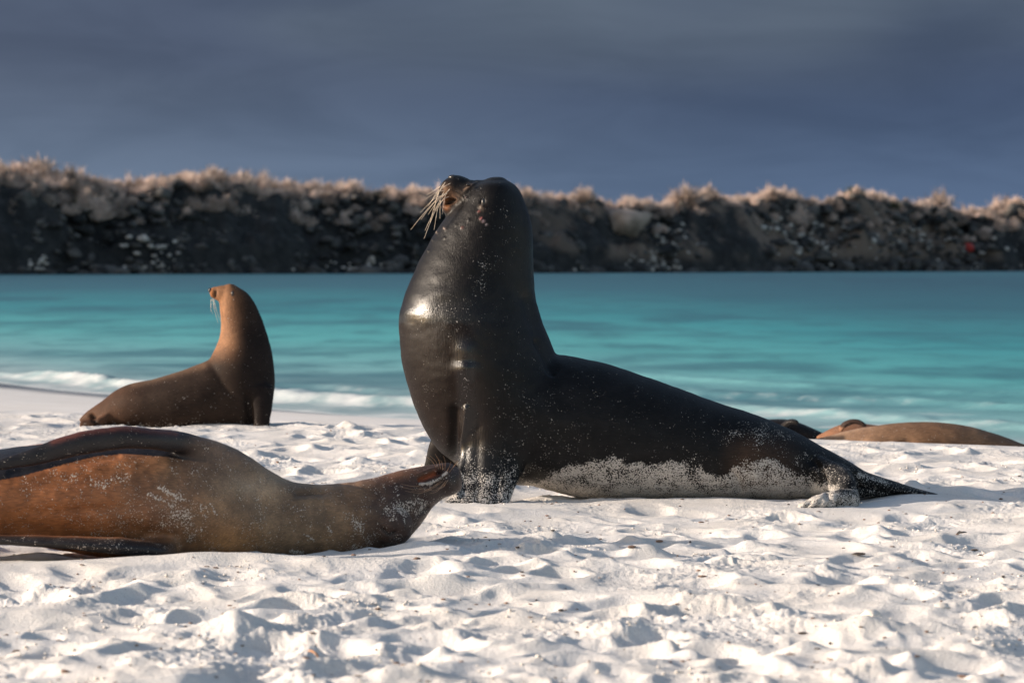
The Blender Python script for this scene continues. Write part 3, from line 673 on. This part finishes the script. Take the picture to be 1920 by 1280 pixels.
# ---------------- the brown female lying on her side in front
fem, of = root('sea_lion', 400, 1042, 9.85, 'brown sea lion with open mouth lying on its side before the black bull')
def yf(px): return float(np.interp(px, [-500, 0, 400, 700, 860], [9.5, 9.72, 9.86, 10.05, 10.2]))
fr = [(-640, 960, -640, 1000, .05), (-520, 925, -520, 1005, .10), (-380, 890, -380, 1010, .15), (-200, 862, -200, 1013, .185), (-60, 852, -60, 1016, .20), (40, 836, 40, 1020, .21), (120, 826, 120, 1032, .22), (200, 818, 200, 1044, .23), (280, 812, 275, 1050, .235),
      (350, 813, 345, 1053, .235), (410, 827, 400, 1052, .22), (455, 846, 445, 1050, .20), (495, 876, 485, 1048, .175), (540, 900, 532, 1049, .15), (590, 908, 585, 1051, .14), (645, 905, 645, 1050, .135),
      (695, 897, 702, 1040, .13), (735, 886, 748, 1024, .118), (768, 878, 782, 992, .10), (795, 872, 806, 958, .08), (820, 869, 828, 936, .066), (842, 867, 850, 928, .062), (855, 874, 860, 922, .054)]
sh = [loft([(a, b, c_, d_, yf(a), w) for a, b, c_, d_, w in fr], cap=(.3, .45)),
      blob(735, 985, 9.98, .075, .06, .065),
      # upper fore flipper folded back along the flank
      loft([(460, 850, 440, 880, 9.86, .08), (415, 826, 400, 864, 9.78, .07), (352, 808, 345, 852, 9.68, .055), (290, 803, 288, 843, 9.60, .045), (230, 799, 232, 842, 9.56, .036), (170, 805, 172, 850, 9.53, .030), (100, 823, 104, 864, 9.50, .024), (40, 846, 44, 876, 9.48, .018), (-30, 868, -28, 884, 9.46, .012), (-70, 880, -70, 888, 9.45, .008)], cap=(.5, .5)),
      # lower fore flipper flat on the sand
      loft([(330, 1010, 330, 1050, 9.62, .10), (250, 1008, 250, 1042, 9.52, .09), (170, 1006, 170, 1032, 9.48, .08), (90, 1004, 90, 1026, 9.46, .07), (0, 1003, 0, 1020, 9.45, .06), (-80, 1002, -80, 1014, 9.45, .04)], cap=(.5, .5))]
Fm = Body(fuse(sh, .0052, 8, .55)); B = Fm
B.relax(sst(B.px, 310, 400) * sst(B.px, 520, 470) * sst(B.py, 930, 880), 160); B.relax(sst(B.px, 200, 300) * sst(B.px, 420, 380) * sst(B.py, 990, 1010), 90)
B.push([(20, 886), (120, 872), (220, 856)], 8, -.004); B.push([(560, 925), (610, 922)], 8, -.008); B.push([(552, 940), (620, 938)], 8, .004); B.push([(640, 900), (655, 960), (650, 1020)], 7, -.003); B.push([(600, 905), (612, 960), (606, 1010)], 7, -.003); B.push([(470, 870), (530, 915)], 16, .005)
B.push([(300, 955), (380, 960)], 70, .010); B.push([(455, 880), (500, 945), (505, 990)], 24, -.008); B.push([(560, 960), (600, 990)], 30, .004); B.push([(110, 930), (220, 925)], 26, .005); B.push([(60, 960), (260, 950)], 14, -.005); B.push([(690, 925), (720, 960)], 14, -.004); B.push([(420, 1000), (460, 1010)], 30, -.004); B.push([(386, 962)], 4, -.008)
B.push([(250, 990), (330, 1020)], 22, -.010); B.push([(450, 930), (520, 960)], 40, -.006)
# mouth (open), lips, eye fold, muzzle
B.push([(788, 898), (806, 890), (828, 882)], 6.5, -.020); B.push([(784, 908), (806, 905), (836, 888)], 4.5, .008); B.push([(782, 890), (806, 880), (832, 874)], 4, .004)
B.push([(790, 935), (800, 945)], 10, -.005); B.push([(715, 990), (728, 1003), (742, 998)], 5, -.008); B.push([(718, 1000), (735, 1008)], 6, .006)
B.push([(840, 905)], 12, .006); B.push([(785, 965), (805, 952)], 4, -.010)
B.push([(560, 950), (700, 955)], 26, .004)
px, py = B.px, B.py
B.col[:] = (.205, .122, .068)
B.paint((.31, .115, .042), sst(px + B.nz(60, 2) * 60, 420, 120) * sst(px, -200, -100)); B.paint((.205, .132, .078), sst(px, 380, 520) * sst(px, 660, 560) * .9)
B.paint((.38, .19, .075), np.exp(-((px - 420) / 70) ** 2 - ((py - 1020) / 30) ** 2) * .8); B.paint((.10, .066, .05), np.exp(-((px - 380) / 80) ** 2 - ((py - 850) / 28) ** 2) * .8)  # golden patch low on the chest is sunlight painted into the coat
B.paint((.38, .27, .175), np.exp(-((px - 480) / 70) ** 2 - ((py - 910) / 22) ** 2) * .8); B.paint((.085, .052, .04), np.exp(-((px - 300) / 55) ** 2 - ((py - 960) / 40) ** 2) * .5)  # pale patch at the shoulder is painted sunlight too
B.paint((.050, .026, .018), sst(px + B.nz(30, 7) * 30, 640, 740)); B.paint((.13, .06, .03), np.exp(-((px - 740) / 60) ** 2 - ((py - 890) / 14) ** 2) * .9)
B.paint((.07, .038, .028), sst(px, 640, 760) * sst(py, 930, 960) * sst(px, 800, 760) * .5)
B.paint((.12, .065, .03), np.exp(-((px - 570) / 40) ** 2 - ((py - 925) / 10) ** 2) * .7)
B.col *= (1 + .3 * B.nz(16, 61) + .4 * B.nz(55, 62))[:, None]
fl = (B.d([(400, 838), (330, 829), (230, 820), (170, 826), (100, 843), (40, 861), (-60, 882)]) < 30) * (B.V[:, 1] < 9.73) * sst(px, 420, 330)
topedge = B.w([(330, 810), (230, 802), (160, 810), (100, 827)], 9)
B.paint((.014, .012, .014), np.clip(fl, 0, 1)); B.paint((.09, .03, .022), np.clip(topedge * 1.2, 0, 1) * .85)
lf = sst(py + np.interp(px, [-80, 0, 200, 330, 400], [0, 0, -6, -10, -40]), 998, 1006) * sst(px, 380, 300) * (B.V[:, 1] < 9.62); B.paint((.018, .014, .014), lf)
B.paint((.40, .11, .045), B.w([(790, 898), (806, 891), (820, 885)], 6.5)); B.paint((.03, .012, .01), B.w([(822, 881), (832, 880)], 5)); 
B.paint((.02, .014, .012), B.w([(850, 893), (852, 905)], 10) * .9); B.paint((.02, .012, .01), B.w([(716, 991), (729, 1003), (742, 998)], 3.5))
B.gloss[:] = .43; B.gloss -= .10 * np.clip(fl, 0, 1); B.flow[:] = 1
s_ = .17 + .13 * B.nz(70, 15); s_ = np.maximum(s_, .50 * np.exp(-((px - 335) / 55) ** 2 - ((py - 965) / 34) ** 2)); s_ = np.maximum(s_, .30 * np.exp(-((px - 250) / 110) ** 2 - ((py - 975) / 40) ** 2))
s_ = np.maximum(s_, .62 * B.w([(298, 915), (330, 930), (362, 944)], 7)); s_ = np.maximum(s_, .62 * B.w([(278, 926), (310, 940), (322, 950)], 6)); s_ = np.maximum(s_, .45 * B.w([(360, 940), (385, 955), (380, 985), (355, 1010)], 14))
s_ = np.maximum(s_, .60 * B.w([(392, 944), (403, 962)], 5)); s_ = np.maximum(s_, .34 * B.w([(100, 885), (180, 905), (240, 893)], 20)); s_ = np.maximum(s_, .26 * B.w([(340, 830), (430, 850)], 22))
s_ = np.maximum(s_, .62 * B.w([(612, 983), (624, 1000)], 4)); s_ = np.maximum(s_, .5 * B.w([(570, 998), (592, 1014)], 5)); s_ = np.maximum(s_, .8 * B.w([(548, 1033), (566, 1036)], 9)); s_ = np.maximum(s_, .40 * B.w([(655, 970), (690, 1010), (660, 1030)], 22))
s_ = np.maximum(s_, .50 * sst(B.d([(735, 962), (765, 952), (788, 948)]) + B.nz(10, 3) * 10, 30, 8) * B.near); s_ = np.maximum(s_, .95 * B.w([(785, 908), (806, 906), (822, 898), (836, 886)], 4.5))
s_ = np.maximum(s_, .25 * sst(px, 640, 700) * sst(py, 1000, 1030)); s_ *= (1 - .75 * np.clip(fl, 0, 1)); s_ = np.where(px < 270, s_ + .05 * sst(px, 60, 200), s_)
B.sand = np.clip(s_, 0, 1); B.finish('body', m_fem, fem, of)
ball('nose', fem, of, 852, 898, 10.17, (.010, .024, .016), m_nose)
r_ = random.Random(8)
for k in range(9):
    bx, by = 812 + k * 3.5, 905 + r_.uniform(-6, 8); ex, ey = 745 + k * 9 + r_.uniform(-6, 6), 905 + 4 * k * (1 - k / 9) + r_.uniform(0, 14)
    whisker(fem, of, [(bx, by, 10.10), ((bx + ex) / 2, (by + ey) / 2 + 7, 10.03), (ex, ey, 9.99)], .0009, .0004, m_whb)
for k in range(7):
    bx, by = 818 + k * 4, 876 + k * 1.5; ex, ey = 795 + k * 10 + r_.uniform(-4, 4), 858 - r_.uniform(0, 12) + k * 2
    whisker(fem, of, [(bx, by, 10.12), ((bx + ex) / 2 + 2, (by + ey) / 2 - 2, 10.08), (ex, ey, 10.06)], .0009, .0004, m_whb)

# ---------------- the brown sea lion sitting near the water
Ys = 17.3
sit, os_ = root('sea_lion', 360, 797, Ys, 'slim brown sea lion sitting near the water and looking back over its body')
nk = [(424, 534, 442, 535, .045), (415, 543, 461, 547, .07), (411, 556, 474, 562, .08), (412, 578, 486, 585, .088), (415, 605, 496, 610, .10), (411, 635, 505, 640, .12), (398, 664, 512, 672, .15), (385, 690, 515, 705, .17), (385, 725, 514, 735, .175), (395, 765, 508, 768, .16), (420, 792, 500, 792, .13)]
bd = [(150, 784, 153, 792, .02), (165, 770, 168, 797, .05), (190, 752, 192, 803, .085), (218, 731, 220, 806, .12), (245, 719, 250, 808, .15), (285, 711, 290, 810, .175), (330, 698, 335, 812, .19), (372, 683, 380, 812, .19), (405, 672, 420, 812, .18), (440, 690, 450, 810, .17)]
sh = [loft([(a, b, c_, d_, Ys, w) for a, b, c_, d_, w in nk], cap=(.35, .3)), loft([(a, b, c_, d_, Ys, w) for a, b, c_, d_, w in bd], cap=(.6, .3)),
      loft([(438, 533, 432, 574, Ys, .055), (420, 534, 415, 567, Ys - .01, .045), (405, 537, 404, 562, Ys - .01, .034), (397, 539, 397, 558, Ys - .01, .026)], cap=(.3, .45)),
      loft([(455, 725, 513, 728, Ys - .10, .06), (468, 760, 511, 762, Ys - .13, .05), (474, 785, 507, 785, Ys - .15, .035), (472, 808, 504, 808, Ys - .16, .025)], cap=(.4, .2)),
      loft([(445, 735, 490, 738, Ys + .1, .06), (440, 770, 480, 772, Ys + .14, .04), (430, 803, 478, 803, Ys + .16, .03)], cap=(.4, .2)),
      loft([(205, 770, 200, 800, Ys - .08, .05), (178, 785, 178, 803, Ys - .12, .04), (152, 788, 152, 803, Ys - .14, .02)], cap=(.4, .4))]
B = Body(fuse(sh, .0085, 6, .5)); B.push([(404, 545), (403, 556)], 3.5, -.010); B.push([(172, 778), (182, 800)], 6, -.02); B.push([(463, 740), (468, 790)], 8, -.015)
px, py = B.px, B.py; B.col[:] = (.026, .017, .013); B.paint((.24, .125, .068), sst(px, 470, 410) * sst(py, 690, 640)); B.paint((.12, .06, .035), sst(px, 300, 170) * .5)  # sunlit left side of the neck is painted as lighter fur
B.paint((.16, .10, .065), B.w([(380, 684), (250, 718)], 12) * .6); B.paint((.014, .010, .009), sst(px, 430, 480) * sst(py, 560, 640)); B.paint((.26, .105, .04), B.w([(396, 545), (396, 560)], 8)); B.paint((.02, .015, .012), B.w([(404, 546), (403, 557)], 3)); B.paint((.015, .012, .01), B.w([(174, 782), (184, 796)], 6))  # sunlit rim of the back and shaded right side painted into the colour
B.gloss[:] = .6; B.flow = sst(py, 670, 710); B.sand = np.maximum(.05, .35 * sst(py, 780, 800)); B.finish('body', m_far, sit, os_)
ball('ear', sit, os_, 436, 551, Ys - .072, (.008, .008, .02), m_nose); ball('nose', sit, os_, 394, 544, Ys - .01, (.012, .022, .014), m_nose)
for (ex, ey, bx) in [(409, 606, 399), (414, 602, 401), (399, 588, 396)]:
    whisker(sit, os_, [(bx, 560, Ys - .03), ((bx + ex) / 2 - 2, 580, Ys - .05), (ex, ey, Ys - .05)], .0013, .0006)

# ---------------- sea lions lying at the right behind the crest
def low_lion(label, Yd, rings, col_, extra=(), cap=(.5, .5), voxel=.009, top=None):
    a0 = rings[len(rings) // 2]; r, o = root('sea_lion', a0[0], a0[3], Yd, label)
    sh = [loft([(a, b, c_, d_, Yd + (e_[0] if e_ else 0), w) for a, b, c_, d_, w, *e_ in rings], cap=cap)] + list(extra)
    B = Body(fuse(sh, voxel, 6, .5)); B.col[:] = col_; B.gloss[:] = .6; B.flow[:] = 1; B.sand[:] = .06
    return B, r, o
Y1 = 16.8
B, r1, o1 = low_lion('tan sea lion lying flat behind the sand ridge at the right edge', Y1, [(1528, 822, 1528, 830, .03), (1565, 814, 1565, 842, .07), (1600, 805, 1600, 856, .11), (1650, 797, 1650, 862, .16), (1700, 792, 1700, 864, .19), (1760, 791, 1760, 866, .20), (1820, 800, 1820, 866, .18), (1870, 814, 1870, 866, .15), (1920, 832, 1920, 868, .12), (1965, 846, 1965, 870, .09), (2000, 856, 2000, 870, .06)], (.175, .105, .065))
px, py = B.px, B.py; B.paint((.28, .18, .12), sst(px, 1680, 1580) * .8); B.paint((.11, .06, .035), np.exp(-((px - 1750) / 45) ** 2) * .6); B.paint((.045, .035, .03), B.w([(1530, 822), (1580, 821)], 9)); B.paint((.34, .23, .16), B.w([(1562, 811), (1630, 798)], 6))
B.sand[:] = .10; B.push([(1700, 835)], 20, -.02); B.push([(1640, 830)], 26, .01)
B.finish('body', m_far, r1, o1)
B, r2, o2 = low_lion('reddish sea lion with a raised dark flipper, lying behind the tan one', 17.6, [(1535, 815, 1535, 835, .04), (1565, 800, 1565, 845, .09), (1595, 793, 1595, 850, .12), (1630, 795, 1630, 855, .14), (1700, 805, 1700, 855, .15), (1780, 815, 1780, 860, .13), (1850, 835, 1850, 862, .08)], (.19, .10, .062),
    [loft([(1572, 803, 1578, 810, 17.45, .05), (1582, 791, 1586, 800, 17.42, .045), (1598, 785, 1600, 795, 17.40, .04), (1614, 787, 1611, 796, 17.38, .035), (1626, 797, 1620, 801, 17.36, .025)], cap=(.4, .4))])
px, py = B.px, B.py; B.paint((.035, .022, .018), (B.V[:, 1] < 17.5) * (py < 801) * (px > 1576) * 1.0); B.paint((.22, .11, .065), sst(px, 1575, 1550)); B.finish('body', m_far, r2, o2)
B, r3, o3 = low_lion('almost black sea lion half hidden behind the back of the bull', 18.0, [(1400, 790, 1400, 840, .12), (1440, 786, 1440, 840, .11), (1475, 786, 1475, 836, .09), (1500, 793, 1500, 834, .085), (1525, 803, 1525, 832, .06), (1545, 812, 1545, 828, .03)], (.016, .014, .014),
    [loft([(1460, 800, 1470, 808, 17.9, .05), (1472, 788, 1478, 798, 17.85, .045), (1486, 785, 1488, 795, 17.82, .04), (1497, 788, 1494, 797, 17.8, .03)], cap=(.4, .4))])
B.gloss[:] = .35; B.finish('body', m_far, r3, o3)

# ------------------------------------------------------------------ small things on the sand
m_clod = simple_mat('sand_clod', (.62, .56, .50), (.76, .70, .64), 60, .95, .5, .004)
m_dark = simple_mat('dark_stone', (.02, .02, .02), (.07, .06, .055), 80, .8, .4, .003)
m_leaf = simple_mat('dry_leaf', (.42, .20, .09), (.55, .30, .15), 60, .7, .3, .002)
def settle(px, py):
    x, y = px_ground(px, py)
    for _ in range(4): x, y = px_ground(px, py, ground_z(x, y))
    return x, y, ground_z(x, y)
def lump(name, cat, label, px, py, r, seed, m_, flat=.7, group=None):
    x, y, z = settle(px, py); o = link(name, mesh_np(name, stone(seed, flat, .45) * r, ICO_F, smooth=False), m_, loc=(x, y, z + r * .25)); tag(o, label, cat, group); return o
lump('sand_clod', 'clod', 'pale sand clod standing alone near the bottom right', 1632, 1160, .028, 1, m_clod, .8)
lump('sand_clod', 'clod', 'rounded sand clod right of the larger lone clod', 1768, 1150, .020, 2, m_clod, .8)
lump('stone', 'stone', 'dark grey stone on the sand below the tail of the bull', 1805, 1003, .022, 3, m_dark, .6)
lump('stone', 'stone', 'small black fragment on the smooth shaded sand below the bull', 1036, 1004, .010, 4, m_dark, .4)
lump('stone', 'stone', 'tiny dark pebble right of the black fragment', 1094, 1007, .008, 5, m_dark, .4)
for i in range(14):
    px_, py_ = RNG.uniform(1130, 1215), RNG.uniform(1010, 1060)
def leaf(px, py, L, ang, label):
    x, y, z = settle(px, py); V = []; F = []
    for i in range(9):
        t = i / 8; w = .16 * math.sin(math.pi * min(1, t * .95 + .04)) * L; c_ = .12 * L * math.sin(t * 3)
        V += [[(t - .5) * L, -w, c_ + w * .5], [(t - .5) * L, 0, c_], [(t - .5) * L, w, c_ + w * .5]]
    for i in range(8):
        for k in range(2): a = i * 3 + k; F.append([a, a + 1, a + 4, a + 3])
    o = link('leaf', mesh_np('leaf', V, F), m_leaf, loc=(x, y, z + .012)); o.rotation_euler = (.5, -.3, ang)
    s = o.modifiers.new('thick', 'SOLIDIFY'); s.thickness = .0012; tag(o, label, 'leaf'); return o
leaf(586, 1240, .045, 2.3, 'dry orange leaf stuck in the sand at the bottom')
# twigs, shell grit and grains scattered over the sand
Vs, Fs, n0 = [], [], 0
for i in range(1500):
    cy = 6.2 * (17 / 6.2) ** RNG.random(); cx = (RNG.random() - .5) * .40 * cy; r = RNG.uniform(.0015, .0045) * (1 + 1.2 * (RNG.random() < .06))
    V = stone(i % 40, .7) * r * np.array([RNG.uniform(.8, 2.5), 1, 1]); Vs.append(V + np.array([cx, cy, ground_z(cx, cy) + r * .3])); Fs.append(ICO_F + n0); n0 += len(V)
m_grit = simple_mat('grit', (.05, .04, .035), (.28, .17, .12), 9, .9)
tag(link('beach_grit', mesh_np('beach_grit', np.concatenate(Vs), np.concatenate(Fs), smooth=False), m_grit), 'scattered dark grit and shell bits on the sand', 'grit', kind='stuff')
Vs, Fs, n0 = [], [], 0
for i in range(1300):
    k = i % 90; rr = np.random.default_rng(k + 500); cy = 6.3 * (16 / 6.3) ** rr.random(); cx = (rr.random() - .5) * .38 * cy
    cx += RNG.normal() * .07; cy += RNG.normal() * .07; r = RNG.uniform(.002, .0058)
    V = stone(i % 40, .8) * r; Vs.append(V + np.array([cx, cy, ground_z(cx, cy) + r * .4])); Fs.append(ICO_F + n0); n0 += len(V)
tag(link('sand_crumbs', mesh_np('sand_crumbs', np.concatenate(Vs), np.concatenate(Fs), smooth=False), m_clod), 'loose crumbs of damp sand strewn over the beach', 'sand crumbs', kind='stuff')
